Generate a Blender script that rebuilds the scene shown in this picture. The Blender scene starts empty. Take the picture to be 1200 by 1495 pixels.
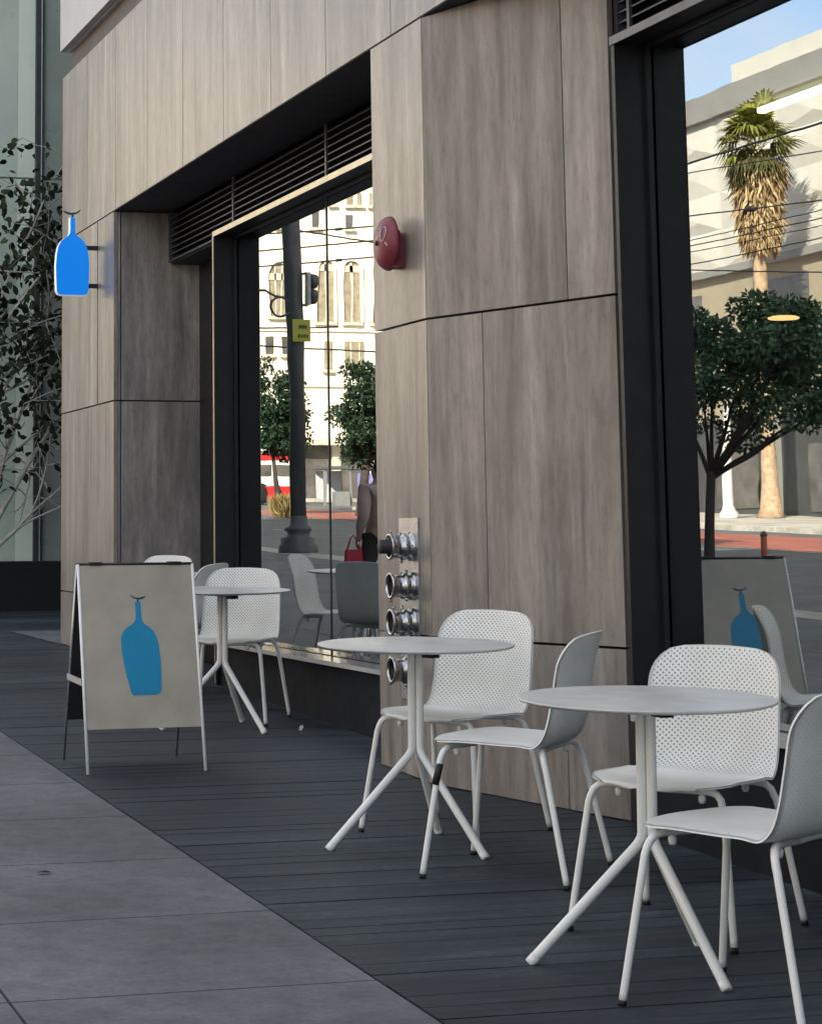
import bpy, math, random
from mathutils import Vector, Matrix
random.seed(7)
S=bpy.context.scene; COL=S.collection
PI=math.pi; TY=0.02673; TILT=math.atan(TY); FX=3.5326; GX=3.965
def gz(y): return TY*max(-60,min(y,170))
# ------------------------------------------------------------------ materials
def newmat(name):
    m=bpy.data.materials.new(name); m.use_nodes=True
    nt=m.node_tree; b=nt.nodes['Principled BSDF']; return m,nt,b
def N(nt,t,**k):
    n=nt.nodes.new(t)
    for a,v in k.items(): setattr(n,a,v)
    return n
def L(nt,a,b): nt.links.new(a,b)
def coords(nt,scale=(1,1,1),kind='Object'):
    t=N(nt,'ShaderNodeTexCoord'); mp=N(nt,'ShaderNodeMapping'); mp.inputs['Scale'].default_value=scale
    L(nt,t.outputs[kind],mp.inputs['Vector']); return mp.outputs['Vector']
def noise(nt,vec,scale,detail=4,rough=.55,dist=0):
    n=N(nt,'ShaderNodeTexNoise'); n.inputs['Scale'].default_value=scale; n.inputs['Detail'].default_value=detail
    n.inputs['Roughness'].default_value=rough; n.inputs['Distortion'].default_value=dist
    L(nt,vec,n.inputs['Vector']); return n.outputs['Fac']
def ramp(nt,fac,stops):
    r=N(nt,'ShaderNodeValToRGB'); e=r.color_ramp.elements
    while len(e)<len(stops): e.new(.5)
    for i,(p,c) in enumerate(stops):
        e[i].position=p; e[i].color=(*c,1) if len(c)==3 else c
    L(nt,fac,r.inputs['Fac']); return r.outputs['Color']
def mixc(nt,mode,fac,a,b):
    m=N(nt,'ShaderNodeMix',data_type='RGBA',blend_type=mode)
    if isinstance(fac,(int,float)): m.inputs[0].default_value=fac
    else: L(nt,fac,m.inputs[0])
    for i,x in ((6,a),(7,b)):
        if isinstance(x,tuple): m.inputs[i].default_value=(*x,1)
        else: L(nt,x,m.inputs[i])
    return m.outputs[2]
def bump(nt,b,h,strength=.3,dist=.01):
    n=N(nt,'ShaderNodeBump'); n.inputs['Strength'].default_value=strength; n.inputs['Distance'].default_value=dist
    L(nt,h,n.inputs['Height']); L(nt,n.outputs['Normal'],b.inputs['Normal'])
def math_(nt,op,a,b=None,c=None):
    m=N(nt,'ShaderNodeMath',operation=op)
    for i,x in enumerate((a,b,c)):
        if x is None: continue
        if isinstance(x,(int,float)): m.inputs[i].default_value=x
        else: L(nt,x,m.inputs[i])
    return m.outputs[0]
def plain(name,col,rough=.5,metal=0,var=.12,vscale=6,bmp=0,spec=.5):
    m,nt,b=newmat(name); v=coords(nt)
    f=noise(nt,v,vscale,5)
    lo=tuple(c*(1-var) for c in col); hi=tuple(min(1,c*(1+var)) for c in col)
    L(nt,ramp(nt,f,[(.3,lo),(.7,hi)]),b.inputs['Base Color'])
    r2=noise(nt,v,vscale*3,3); L(nt,math_(nt,'MULTIPLY_ADD',r2,.2,rough-.1),b.inputs['Roughness'])
    b.inputs['Metallic'].default_value=metal; b.inputs['Specular IOR Level'].default_value=spec
    if bmp: bump(nt,b,noise(nt,v,60,3),bmp,.002)
    return m
def stone_mat():
    m,nt,b=newmat('travertine_cladding')
    at=N(nt,'ShaderNodeAttribute',attribute_name='pan')
    t=N(nt,'ShaderNodeTexCoord'); ad=N(nt,'ShaderNodeVectorMath',operation='ADD')
    L(nt,t.outputs['Object'],ad.inputs[0]); 
    sc=N(nt,'ShaderNodeVectorMath',operation='SCALE'); L(nt,at.outputs['Color'],sc.inputs[0]); sc.inputs['Scale'].default_value=9
    L(nt,sc.outputs[0],ad.inputs[1])
    def mp(s):
        q=N(nt,'ShaderNodeMapping'); q.inputs['Scale'].default_value=s; L(nt,ad.outputs[0],q.inputs['Vector']); return q.outputs['Vector']
    broad=noise(nt,mp((5.0,5.0,.42)),1,6,.62,1.3)
    stain=noise(nt,mp((2.2,2.2,.55)),1,4,.55,1.2)
    fine=noise(nt,mp((17,17,1.0)),1,6,.62,.7)
    speck=noise(nt,mp((46,46,9)),1,6,.8,.3); mott=noise(nt,mp((7,7,3.2)),1,5,.7,.5)
    c1=ramp(nt,broad,[(.30,(.150,.135,.123)),(.44,(.226,.207,.190)),(.56,(.280,.258,.236)),(.70,(.385,.358,.330))])
    c2=ramp(nt,fine,[(.3,(.80,.795,.79)),(.5,(1,1,1)),(.72,(1.10,1.10,1.10))])
    c=mixc(nt,'MULTIPLY',.75,c1,c2)
    c=mixc(nt,'MULTIPLY',1,c,ramp(nt,stain,[(.32,(.76,.76,.77)),(.5,(1,1,1)),(.68,(1.13,1.10,1.08))]))
    c3=ramp(nt,speck,[(.34,(.68,.675,.67)),(.46,(.97,.97,.97)),(.66,(1.18,1.177,1.174))])
    c=mixc(nt,'MULTIPLY',.8,c,c3)
    c=mixc(nt,'MULTIPLY',1,c,ramp(nt,mott,[(.3,(.84,.84,.845)),(.5,(1,1,1)),(.7,(1.12,1.115,1.11))]))
    sp=N(nt,'ShaderNodeSeparateColor'); L(nt,at.outputs['Color'],sp.inputs[0])
    tint=ramp(nt,sp.outputs[0],[(0,(.92,.92,.92)),(1,(1.08,1.07,1.06))])
    c=mixc(nt,'MULTIPLY',1,c,tint)
    L(nt,c,b.inputs['Base Color'])
    L(nt,math_(nt,'MULTIPLY_ADD',fine,.3,.22),b.inputs['Roughness'])
    bump(nt,b,speck,.25,.002)
    return m
def deck_mat():
    m,nt,b=newmat('stained_deck_boards')
    at=N(nt,'ShaderNodeAttribute',attribute_name='pan')
    v=coords(nt,(1.2,22,22)); f=noise(nt,v,1,5,.6,.3)
    w=noise(nt,coords(nt,(.55,1.3,1)),1.4,5,.6)
    g=noise(nt,coords(nt),30,8,.9)
    c=ramp(nt,f,[(.34,(.0155,.0215,.0285)),(.5,(.0235,.0325,.042)),(.66,(.036,.048,.059))])
    c=mixc(nt,'MULTIPLY',1,c,ramp(nt,w,[(.36,(.48,.50,.56)),(.46,(.80,.82,.86)),(.54,(1.12,1.12,1.1)),(.66,(1.75,1.72,1.66))]))
    c=mixc(nt,'MULTIPLY',1,c,ramp(nt,g,[(.32,(.45,.45,.45)),(.5,(1,1,1)),(.66,(1.7,1.7,1.66))]))
    sp=N(nt,'ShaderNodeSeparateColor'); L(nt,at.outputs['Color'],sp.inputs[0])
    c=mixc(nt,'MULTIPLY',1,c,ramp(nt,sp.outputs[0],[(0,(.88,.89,.91)),(1,(1.13,1.12,1.10))]))
    L(nt,c,b.inputs['Base Color']); L(nt,math_(nt,'MULTIPLY_ADD',w,.3,.45),b.inputs['Roughness'])
    bump(nt,b,f,.5,.004); b.inputs['Specular IOR Level'].default_value=.35
    return m
def paving_mat(name,base,sc=1):
    m,nt,b=newmat(name); v=coords(nt)
    big=noise(nt,v,.9,5,.6); fine=noise(nt,v,38*sc,9,.92); mid=noise(nt,v,9,4,.6)
    k=lambda f: tuple(c*f for c in base)
    c=ramp(nt,big,[(.36,k(.74)),(.5,k(.98)),(.64,k(1.22))])
    c=mixc(nt,'MULTIPLY',1,c,ramp(nt,mid,[(.36,(.80,.80,.82)),(.52,(1,1,1)),(.66,(1.12,1.12,1.1))]))
    c=mixc(nt,'MULTIPLY',1,c,ramp(nt,fine,[(.28,(.45,.45,.46)),(.46,(.98,.98,.98)),(.7,(1.55,1.55,1.52))]))
    vo=N(nt,'ShaderNodeTexVoronoi'); vo.inputs['Scale'].default_value=2.3; L(nt,v,vo.inputs['Vector'])
    spots=ramp(nt,vo.outputs['Distance'],[(.0,(.30,.30,.31)),(.035,(.42,.42,.43)),(.055,(1,1,1))])
    c=mixc(nt,'MULTIPLY',.7,c,spots)
    L(nt,c,b.inputs['Base Color']); b.inputs['Roughness'].default_value=.72
    bump(nt,b,fine,.35,.002); return m
def glass_mat(name,fac=.74,tint=(.86,.9,.9)):
    m=bpy.data.materials.new(name); m.use_nodes=True; nt=m.node_tree; nt.nodes.clear()
    o=N(nt,'ShaderNodeOutputMaterial'); mx=N(nt,'ShaderNodeMixShader'); gl=N(nt,'ShaderNodeBsdfGlossy'); tr=N(nt,'ShaderNodeBsdfTransparent')
    gl.inputs['Roughness'].default_value=0; gl.inputs['Color'].default_value=(*tint,1); tr.inputs['Color'].default_value=(.75,.8,.78,1)
    nz=noise(nt,coords(nt,(1,1,.55)),1.6,2,.4); bp=N(nt,'ShaderNodeBump'); bp.inputs['Strength'].default_value=1; bp.inputs['Distance'].default_value=.0006
    L(nt,nz,bp.inputs['Height']); L(nt,bp.outputs['Normal'],gl.inputs['Normal'])
    mx.inputs[0].default_value=fac; L(nt,tr.outputs[0],mx.inputs[1]); L(nt,gl.outputs[0],mx.inputs[2]); L(nt,mx.outputs[0],o.inputs[0]); return m
def emis(name,col,st,base=None):
    m,nt,b=newmat(name); b.inputs['Base Color'].default_value=(*(base or col),1)
    b.inputs['Emission Color'].default_value=(*col,1); b.inputs['Emission Strength'].default_value=st; b.inputs['Roughness'].default_value=.4; return m
def shell_mat():
    m,nt,b=newmat('chair_shell_plastic')
    v=coords(nt); f=noise(nt,v,7,4)
    L(nt,ramp(nt,f,[(.3,(.56,.565,.545)),(.7,(.66,.665,.645))]),b.inputs['Base Color'])
    L(nt,math_(nt,'MULTIPLY_ADD',f,.2,.38),b.inputs['Roughness'])
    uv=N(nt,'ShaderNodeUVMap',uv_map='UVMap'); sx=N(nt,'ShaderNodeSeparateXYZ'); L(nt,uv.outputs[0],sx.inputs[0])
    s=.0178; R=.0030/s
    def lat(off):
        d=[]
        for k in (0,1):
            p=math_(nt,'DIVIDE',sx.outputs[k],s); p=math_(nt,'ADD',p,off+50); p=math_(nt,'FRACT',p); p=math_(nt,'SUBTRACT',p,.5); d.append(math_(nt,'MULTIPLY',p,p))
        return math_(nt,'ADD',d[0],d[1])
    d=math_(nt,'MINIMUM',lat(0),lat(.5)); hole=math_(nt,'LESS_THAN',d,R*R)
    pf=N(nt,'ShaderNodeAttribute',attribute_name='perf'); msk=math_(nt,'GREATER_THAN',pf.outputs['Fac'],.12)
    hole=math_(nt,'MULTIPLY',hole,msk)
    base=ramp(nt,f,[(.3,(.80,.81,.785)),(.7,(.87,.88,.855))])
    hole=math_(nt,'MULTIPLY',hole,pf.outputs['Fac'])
    vo=N(nt,'ShaderNodeTexVoronoi'); vo.inputs['Scale'].default_value=26; L(nt,v,vo.inputs['Vector']); vn=noise(nt,v,5,2)
    dirt=math_(nt,'MULTIPLY',math_(nt,'LESS_THAN',vo.outputs['Distance'],.07),math_(nt,'GREATER_THAN',vn,.56)); base=mixc(nt,'MIX',math_(nt,'MULTIPLY',dirt,.75),base,(.12,.11,.10))
    sm=noise(nt,v,3.1,5,.65); base=mixc(nt,'MULTIPLY',1,base,ramp(nt,sm,[(.3,(.86,.86,.84)),(.55,(1,1,1))]))
    L(nt,mixc(nt,'MIX',hole,base,(.19,.19,.18)),b.inputs['Base Color'])  # dark inside the perforations is painted into the colour, nothing is cut through
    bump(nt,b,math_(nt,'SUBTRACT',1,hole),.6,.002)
    return m
def leaf_mat(name,a,b_,trans=.25):
    m,nt,b=newmat(name); at=N(nt,'ShaderNodeAttribute',attribute_name='pan'); sp=N(nt,'ShaderNodeSeparateColor'); L(nt,at.outputs['Color'],sp.inputs[0])
    L(nt,ramp(nt,sp.outputs[0],[(0,a),(1,b_)]),b.inputs['Base Color']); b.inputs['Roughness'].default_value=.65; b.inputs['Specular IOR Level'].default_value=.15
    return m
M=dict(
 stone=stone_mat(), deck=deck_mat(), paving=paving_mat('concrete_paving',(.113,.120,.132)),
 road=paving_mat('asphalt_road',(.11,.112,.115),.5), walk=paving_mat('pale_sidewalk',(.46,.43,.37),.5), redlane=paving_mat('red_bus_lane',(.33,.10,.07),.5),
 glass=glass_mat('shop_window_glass',.48,(.84,.89,.90)), dark=plain('dark_backing',(.018,.018,.02),.7), bronze=plain('dark_bronze_frame',(.012,.0115,.0125),.42,0,.25,8,0,.3),
 edge=plain('brushed_frame_edge',(.46,.41,.31),.35,.6,.1), edgegray=plain('gray_frame_edge',(.17,.168,.165),.5,.2,.15), jamb=plain('dark_jamb_panel',(.05,.045,.047),.5,0,.15,5),
 soffit=plain('dark_soffit',(.022,.022,.027),.7,0,.3,4), slat=plain('louver_slat_metal',(.10,.105,.12),.4,.4,.1),
 sill=plain('polished_sill_metal',(.80,.78,.74),.14,.6,.03,3), basewall=plain('dark_base_panel',(.013,.0155,.020),.8,0,.4,3,.2,.15),
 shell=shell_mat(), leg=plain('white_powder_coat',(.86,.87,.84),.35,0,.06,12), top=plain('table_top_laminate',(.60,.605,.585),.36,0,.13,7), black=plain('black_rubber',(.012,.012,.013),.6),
 under=plain('blackened_steel_plate',(.02,.02,.022),.5,.5), alu=plain('aluminium_tube',(.62,.62,.62),.35,.6,.08,20),
 board=plain('sign_board_face',(.43,.395,.325),.36,0,.14,5), boardback=plain('sign_board_back',(.012,.013,.016),.7), blue=plain('blue_print',(.008,.27,.50),.45,0,.1,4), bluedark=plain('dark_blue_print',(.02,.07,.11),.5,0,.1),
 blueglow=emis('backlit_blue_face',(.0,.20,.74),.24,(.0,.10,.4)), whiteglow=emis('backlit_white_edge',(.85,.93,1),.10,(.7,.7,.7)),
 red=plain('bell_red_paint',(.20,.028,.045),.42,0,.35,9), scrib=plain('white_scribble',(.7,.62,.66),.6), chrome=plain('chrome_fitting',(.42,.42,.42),.24,1,.3,30), plate=plain('steel_plate',(.55,.55,.56),.3,.9,.15,12),
 upper=plain('pale_upper_panel',(.58,.58,.57),.5,0,.05,2), recess=plain('brown_recess_band',(.10,.08,.07),.6,0,.2,3),
 greenglass=plain('green_tinted_glass',(.50,.60,.52),.3,0,.12,1.2), palegreen=plain('pale_green_panel',(.72,.84,.72),.3,0,.06,1), graygreen=plain('gray_green_panel',(.27,.31,.28),.3,0,.15,1.2), mull=plain('gray_mullion',(.05,.055,.055),.5,.3), mulledge=plain('bright_mullion_edge',(.7,.72,.7),.4,.5), plinth=plain('black_plinth',(.006,.006,.006),.8),
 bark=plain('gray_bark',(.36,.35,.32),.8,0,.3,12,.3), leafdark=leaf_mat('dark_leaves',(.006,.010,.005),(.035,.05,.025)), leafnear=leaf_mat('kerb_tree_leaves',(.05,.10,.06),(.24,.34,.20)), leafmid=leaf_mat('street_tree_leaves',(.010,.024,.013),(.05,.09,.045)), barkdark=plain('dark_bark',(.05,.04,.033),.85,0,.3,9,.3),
 white=plain('white_facade_plaster',(.60,.575,.50),.7,0,.05,1), beige=plain('beige_wall',(.36,.305,.215),.7,0,.12,.5), darkwall=plain('dark_ground_floor',(.06,.061,.062),.5,0,.35,.6), grayband=plain('gray_parapet',(.25,.245,.225),.6,0,.08,1),
 cream=plain('cream_stucco',(.88,.81,.65),.75,0,.05,.7), pane=plain('window_pane_dark',(.12,.11,.10),.2,0,.4,1.5), curtain=plain('window_curtain',(.34,.28,.19),.6,0,.35,3), trim=plain('cream_trim',(.62,.56,.45),.7),
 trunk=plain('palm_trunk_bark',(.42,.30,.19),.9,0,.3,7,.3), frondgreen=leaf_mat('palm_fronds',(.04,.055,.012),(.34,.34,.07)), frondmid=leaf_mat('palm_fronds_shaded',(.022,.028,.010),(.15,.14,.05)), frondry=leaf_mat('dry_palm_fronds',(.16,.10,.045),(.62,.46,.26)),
 pole=plain('dark_pole_paint',(.13,.13,.135),.5,.2,.15,5), yellow=plain('yellow_sign_face',(.62,.60,.08),.5), busred=plain('bus_red_paint',(.62,.03,.03),.35), buswhite=plain('bus_white_paint',(.72,.70,.64),.35), wire=plain('wire_black',(.02,.02,.02),.6),
 straw=leaf_mat('dry_grass',(.22,.16,.06),(.48,.37,.17)), shelter=plain('shelter_metal',(.30,.31,.31),.4,.3), poster=plain('violet_poster',(.25,.24,.52),.5,0,.4,2), orange=plain('orange_post',(.45,.13,.06),.6), 
 skin=plain('skin',(.46,.29,.22),.5,0,.05,10), jacket=plain('dusty_pink_jacket',(.52,.38,.35),.8,0,.12,8), trousers=plain('brown_trousers',(.07,.055,.05),.85,0,.15,8), hair=plain('dark_hair',(.02,.015,.012),.6), bag=plain('red_bag',(.55,.03,.06),.6), shoe=plain('dark_shoe',(.02,.02,.02),.5),
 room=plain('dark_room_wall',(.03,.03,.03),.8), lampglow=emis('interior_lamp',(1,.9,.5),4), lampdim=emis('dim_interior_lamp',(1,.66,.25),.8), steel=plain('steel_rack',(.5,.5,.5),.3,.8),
)
# ------------------------------------------------------------------ mesh building
class MB:
    def __init__(s): s.v=[];s.f=[];s.mi=[];s.pan=[];s.uv=None;s.perf=None;s.smooth=[];s.m=0;s.sm=False;s.p=(.5,.5,.5)
    def add(s,vs,fs):
        o=len(s.v); s.v+= [Vector(a) for a in vs]
        for f in fs: s.f.append(tuple(i+o for i in f)); s.mi.append(s.m); s.pan.append(s.p); s.smooth.append(s.sm)
    def rnd(s): s.p=(random.random(),random.random(),random.random()); return s
    def box(s,x0,x1,y0,y1,z0,z1,top=None):
        # z0/z1 may be functions of y
        g=lambda z,y: z(y) if callable(z) else z
        vs=[(x,y,g(z,y)) for z in (z0,z1) for y in (y0,y1) for x in (x0,x1)]
        s.add(vs,[(0,2,3,1),(4,5,7,6),(0,1,5,4),(2,6,7,3),(0,4,6,2),(1,3,7,5)]); return s
    def obox(s,a,b,n,th,z0,z1):
        # vertical slab from a to b (xy), outward normal n, extends back by th
        a=Vector((*a,0));b=Vector((*b,0));n=Vector((*n,0)).normalized()
        p=[a,b,b-n*th,a-n*th]; vs=[(q.x,q.y,z0(q.y) if callable(z0) else z0) for q in p]+[(q.x,q.y,z1) for q in p]
        s.add(vs,[(3,2,1,0),(4,5,6,7),(0,1,5,4),(1,2,6,5),(2,3,7,6),(3,0,4,7)]); return s
    def tube(s,pts,r,seg=10,cap=True):
        pts=[Vector(p) for p in pts]; n=len(pts); rs=r if isinstance(r,(list,tuple)) else [r]*n
        up=None; vs=[]
        for i,p in enumerate(pts):
            t=(pts[min(i+1,n-1)]-pts[max(i-1,0)]).normalized()
            if up is None:
                up=t.orthogonal().normalized()
            u=(up-t*up.dot(t)).normalized(); up=u; w=t.cross(u)
            for k in range(seg):
                a=2*PI*k/seg; vs.append(p+(u*math.cos(a)+w*math.sin(a))*rs[i])
        fs=[]
        for i in range(n-1):
            for k in range(seg):
                k2=(k+1)%seg; fs.append((i*seg+k,i*seg+k2,(i+1)*seg+k2,(i+1)*seg+k))
        sm=s.sm; s.sm=True; s.add(vs,fs)
        if cap:
            o=len(vs); base=len(s.v)-o; s.sm=False
            for c in (tuple(reversed(range(seg))),tuple(range((n-1)*seg,n*seg))): s.f.append(tuple(base+i for i in c)); s.mi.append(s.m); s.pan.append(s.p); s.smooth.append(False)
        s.sm=sm; return s
    def lathe(s,prof,mat=None,seg=28):
        mat=mat or Matrix.Identity(4); vs=[];fs=[]
        for r,z in prof:
            for k in range(seg):
                a=2*PI*k/seg; vs.append(mat@Vector((r*math.cos(a),r*math.sin(a),z)))
        n=len(prof)
        for i in range(n-1):
            for k in range(seg):
                k2=(k+1)%seg; fs.append((i*seg+k,i*seg+k2,(i+1)*seg+k2,(i+1)*seg+k))
        sm=s.sm; s.sm=True; s.add(vs,fs); s.sm=sm; return s
    def prism(s,pts,mat,th):
        # polygon pts (2d) in local XY of mat, extruded 0..th in local Z
        n=len(pts); vs=[mat@Vector((x,y,th)) for x,y in pts]+[mat@Vector((x,y,0)) for x,y in pts]
        s.add(vs,[tuple(range(n)),tuple(reversed(range(n,2*n)))]+[(i,i+n,(i+1)%n+n,(i+1)%n) for i in range(n)]); return s
    def build(s,name,mat,parent=None,off=(0,0,0),**tagk):
        me=bpy.data.meshes.new(name); o=Vector(off)
        me.from_pydata([v-o for v in s.v],[],s.f)
        mats=mat if isinstance(mat,(list,tuple)) else [mat]
        for m in mats: me.materials.append(m)
        for p,i,sm in zip(me.polygons,s.mi,s.smooth): p.material_index=i; p.use_smooth=sm
        ca=me.color_attributes.new('pan','FLOAT_COLOR','CORNER'); buf=[]
        for p,c in zip(me.polygons,s.pan): buf+=[*c,1]*p.loop_total
        ca.data.foreach_set('color',buf)
        if s.uv:
            ul=me.uv_layers.new(name='UVMap'); b2=[]
            for lp in me.loops: b2+=list(s.uv[lp.vertex_index])
            ul.data.foreach_set('uv',b2)
        if s.perf:
            a=me.attributes.new('perf','FLOAT','POINT'); a.data.foreach_set('value',s.perf)
        me.update(); ob=bpy.data.objects.new(name,me); COL.objects.link(ob)
        if parent: ob.parent=parent
        tag(ob,**tagk); return ob
def tag(o,label=None,cat=None,group=None,kind=None):
    if label:o['label']=label
    if cat:o['category']=cat
    if group:o['group']=group
    if kind:o['kind']=kind
    return o
def thing(name,label,cat,loc=(0,0,0),rot=(0,0,0),group=None):
    o=bpy.data.objects.new(name,None); COL.objects.link(o); o.location=loc; o.rotation_euler=rot; o.empty_display_size=.1
    return tag(o,label,cat,group)
def copy_tree(o,parent=None):
    c=o.copy(); COL.objects.link(c)
    if parent: c.parent=parent
    for ch in o.children: copy_tree(ch,c)
    return c
def cr(pts,n):
    # catmull-rom resample uniformly by arc length
    P=[Vector(p) for p in pts]; P=[P[0]*2-P[1]]+P+[P[-1]*2-P[-2]]; out=[]
    for i in range(1,len(P)-2):
        for k in range(16):
            t=k/16; a,b,c,d=P[i-1:i+3]
            out.append(.5*((2*b)+(c-a)*t+(2*a-5*b+4*c-d)*t*t+(3*b-a-3*c+d)*t**3))
    out.append(P[-2]); Ls=[0]
    for i in range(1,len(out)): Ls.append(Ls[-1]+(out[i]-out[i-1]).length)
    res=[];j=0
    for k in range(n):
        s_=Ls[-1]*k/(n-1)
        while j<len(Ls)-2 and Ls[j+1]<s_: j+=1
        t=(s_-Ls[j])/max(1e-9,Ls[j+1]-Ls[j]); res.append(out[j].lerp(out[j+1],t))
    return res,Ls[-1]
# ------------------------------------------------------------------ ground
def sheet(name,x0,x1,y0,y1,dz,mat,**k):
    ys=[y for y in (-60,-30,0,30,60,100,170) if y0<y<y1]; ys=[y0]+ys+[y1]; mb=MB()
    for a,b in zip(ys,ys[1:]):
        mb.add([(x0,a,gz(a)+dz),(x1,a,gz(a)+dz),(x1,b,gz(b)+dz),(x0,b,gz(b)+dz)],[(0,1,2,3)])
    return mb.build(name,mat,kind='structure',**k)
sheet('ground',-600,600,-300,900,-.30,M['road'])
sheet('road',-20.2,-3.62,-80,84,-.14,M['road'])
sheet('cross_road',-60,-3.62,84,106,-.136,M['road'])
sheet('bus_lane',-18.6,-14.0,-80,84,-.132,M['redlane'])
sheet('road_marking',-13.86,-13.72,-80,84,-.132,M['walk'])
mb=MB()
for k in range(14):
    y=12+k*6.; mb.box(-8.9,-8.78,y,y+2.4,lambda q:gz(q)-.136,lambda q:gz(q)-.131)
mb.build('lane_dashes',M['walk'],kind='structure')
def kerbed(name,x0,x1,y0,y1,mat):
    mb=MB(); n=max(1,int((y1-y0)/6)); 
    for i in range(n):
        a=y0+(y1-y0)*i/n; b=y0+(y1-y0)*(i+1)/n; mb.box(x0,x1,a,b,lambda q:gz(q)-.29,lambda q:gz(q)-.012)
    return mb.build(name,mat,kind='structure')
kerbed('sidewalk',-3.62,-2.97,-40,84,M['walk'])
kerbed('far_sidewalk',-28.2,-20.2,-80,84,M['walk'])
kerbed('corner_sidewalk',-60,3,106,110,M['walk'])
# paving slabs 1 m grid
mb=MB()
X0=2.045
for i in range(5):
    for j in range(-8,50):
        y0=4.95+j; x1=X0-i; mb.rnd(); g=.0045
        mb.box(x1-1+g,x1-g,y0+g,y0+1-g,lambda q:gz(q)-.05,lambda q:gz(q))
mb.build('paving',M['paving'],kind='structure')
sheet('paving_bed',-2.97,22,-20,58,-.03,M['dark'])
# deck boards, running across from the kerb line of the slabs to the wall
mb=MB(); y=-2.; k=0
while y<22.1:
    w=random.choice((.105,.125,.14)); g=.0016; mb.rnd(); r=random.uniform(-.0015,.0015)
    xe=4.25 if y<17.7 else 9.0
    split=(xe-.01)
    for xa,xb in ((X0+.006,split-.0015),(split+.0015,xe)):
        mb.rnd(); dz=random.uniform(-.0015,.0012)
        mb.box(xa,xb,y+g,y+w-g,lambda q:gz(q)-.028,lambda q:gz(q)-.001+dz)
    y+=w
mb.build('deck',M['deck'],kind='structure')
mb=MB(); mb.add([(3.36,19.25,gz(19.25)+.004),(3.50,17.72,gz(17.72)+.004),(8.6,17.9,gz(17.9)+.004),(8.6,19.25,gz(19.25)+.004)],[(0,1,2,3)])
mb.build('concrete_patch',M['paving'],kind='structure')
# ------------------------------------------------------------------ cafe building
cafe=thing('cafe_building','corner cafe building clad in streaky brown stone panels with a splayed pillar between two windows','building',(FX,12,gz(12)))
OFF=cafe.location.copy()
def part(mb,name,mat,parent=cafe): return mb.build(name,mat,parent,off=OFF if parent is cafe or True else (0,0,0))
J2,J1,ZL,ZB=.888,2.295,3.683,5.054; g=.0055
BD=Vector((math.sin(.309),-math.cos(.309))); BN=(-math.cos(.309),-math.sin(.309)); BC=Vector((FX,9.473))
def bpt(y): t=(y-9.473)/BD.y; return (BC+BD*t)
zb=lambda q: gz(q)+.004
def rows(): return [(zb,J2-g),(J2+g,J1-g),(J1+g,ZL-g)]
# left pier: front face with one vertical joint, and its return facing the street corner
mb=MB()
for i,(a,b) in enumerate(rows()):
    if i==2:
        cuts=[(15.954,16.505),(16.535,17.895)]
    else: cuts=[(15.954,17.895)]
    for y0,y1 in cuts: mb.rnd(); mb.box(FX,FX+.03,y0,y1,a,b)
    mb.rnd(); mb.box(FX+.034,FX+.046,15.954,15.984,a,b)
    mb.rnd(); mb.box(FX+.056,4.178,15.957,15.987,a,b)
    mb.rnd(); mb.box(FX+.034,8,17.865,17.895,a,b)
part(mb,'pier_cladding',M['stone'])
mb=MB(); mb.box(FX+.032,9,15.99,17.86,lambda q:gz(q)-.1,5.0); part(mb,'pier_core',M['dark'])
# pillar: narrow front face and wide splayed face
mb=MB()
for i,(a,b) in enumerate(rows()):
    mb.rnd(); mb.box(FX,FX+.03,9.475,10.18,a,b)
    mb.rnd(); mb.box(FX+.034,4.3,10.15,10.178,a,b)
    ycuts={2:[9.47,8.571,8.30],1:[9.47,9.10,8.30],0:[9.47,8.64,8.30]}[i]
    for y0,y1 in zip(ycuts,ycuts[1:]):
        d0=.0 if y0==9.47 else .003; d1=0 if y1==8.30 else .003
        p=bpt(y0)+BD*d0; q=bpt(y1)-BD*d1; mb.rnd(); mb.obox(q,p,BN,.03,a,b)
part(mb,'pillar_cladding',M['stone'])
mb=MB(); c=[(FX+.036,10.145),(4.3,10.145),(4.3,8.31),(3.955,8.31),(FX+.036,9.48)]; n=len(c)
mb.add([(x,y,0) for x,y in c]+[(x,y,3.69) for x,y in c],[tuple(reversed(range(n))),tuple(range(n,2*n))]+[(i,(i+1)%n,(i+1)%n+n,i+n) for i in range(n)])
part(mb,'pillar_core',M['dark'])
# fascia band of one metre panels
mb=MB(); ys=[17.895]+[16.905-k*1.003 for k in range(0,24)]
for y1,y0 in zip(ys,ys[1:]): mb.rnd(); mb.box(FX,FX+.03,y0+.004,y1-.004*(y1<17.8),ZL+g,ZB)
mb.rnd(); mb.box(FX+.034,8,17.865,17.895,ZL+g,ZB)
part(mb,'fascia_cladding',M['stone'])
mb=MB(); mb.box(FX+.004,GX+.001,-6.9,15.95,ZL+.0,ZL+.05); part(mb,'soffit',M['soffit'])
mb=MB(); mb.box(FX+.032,9,-6.9,17.86,ZL+.06,ZB-.004); part(mb,'fascia_core',M['dark'])
mb=MB(); mb.box(FX+.07,9,-30,17.85,ZB+.002,5.27); part(mb,'recess_band',M['recess'])
mb=MB()
for k in range(12):
    y1=17.92-k*4.0; y0=y1-4.0
    for z0,z1 in ((5.28,8.6),(8.63,11.9),(11.93,15.2),(15.23,18.5)): mb.box(FX-.02,FX+.03,y0+.006,y1-.006,z0,z1)
part(mb,'upper_cladding',M['upper'])
for k in range(12):
    y1=17.0-k*4.0
    for z in (6.3,9.6,12.9,16.2): mb=MB(); mb.box(FX-.032,FX-.021,y1-2.2,y1-.2,z,z+1.5); part(mb,'upper_window',M['bronze'])
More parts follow.
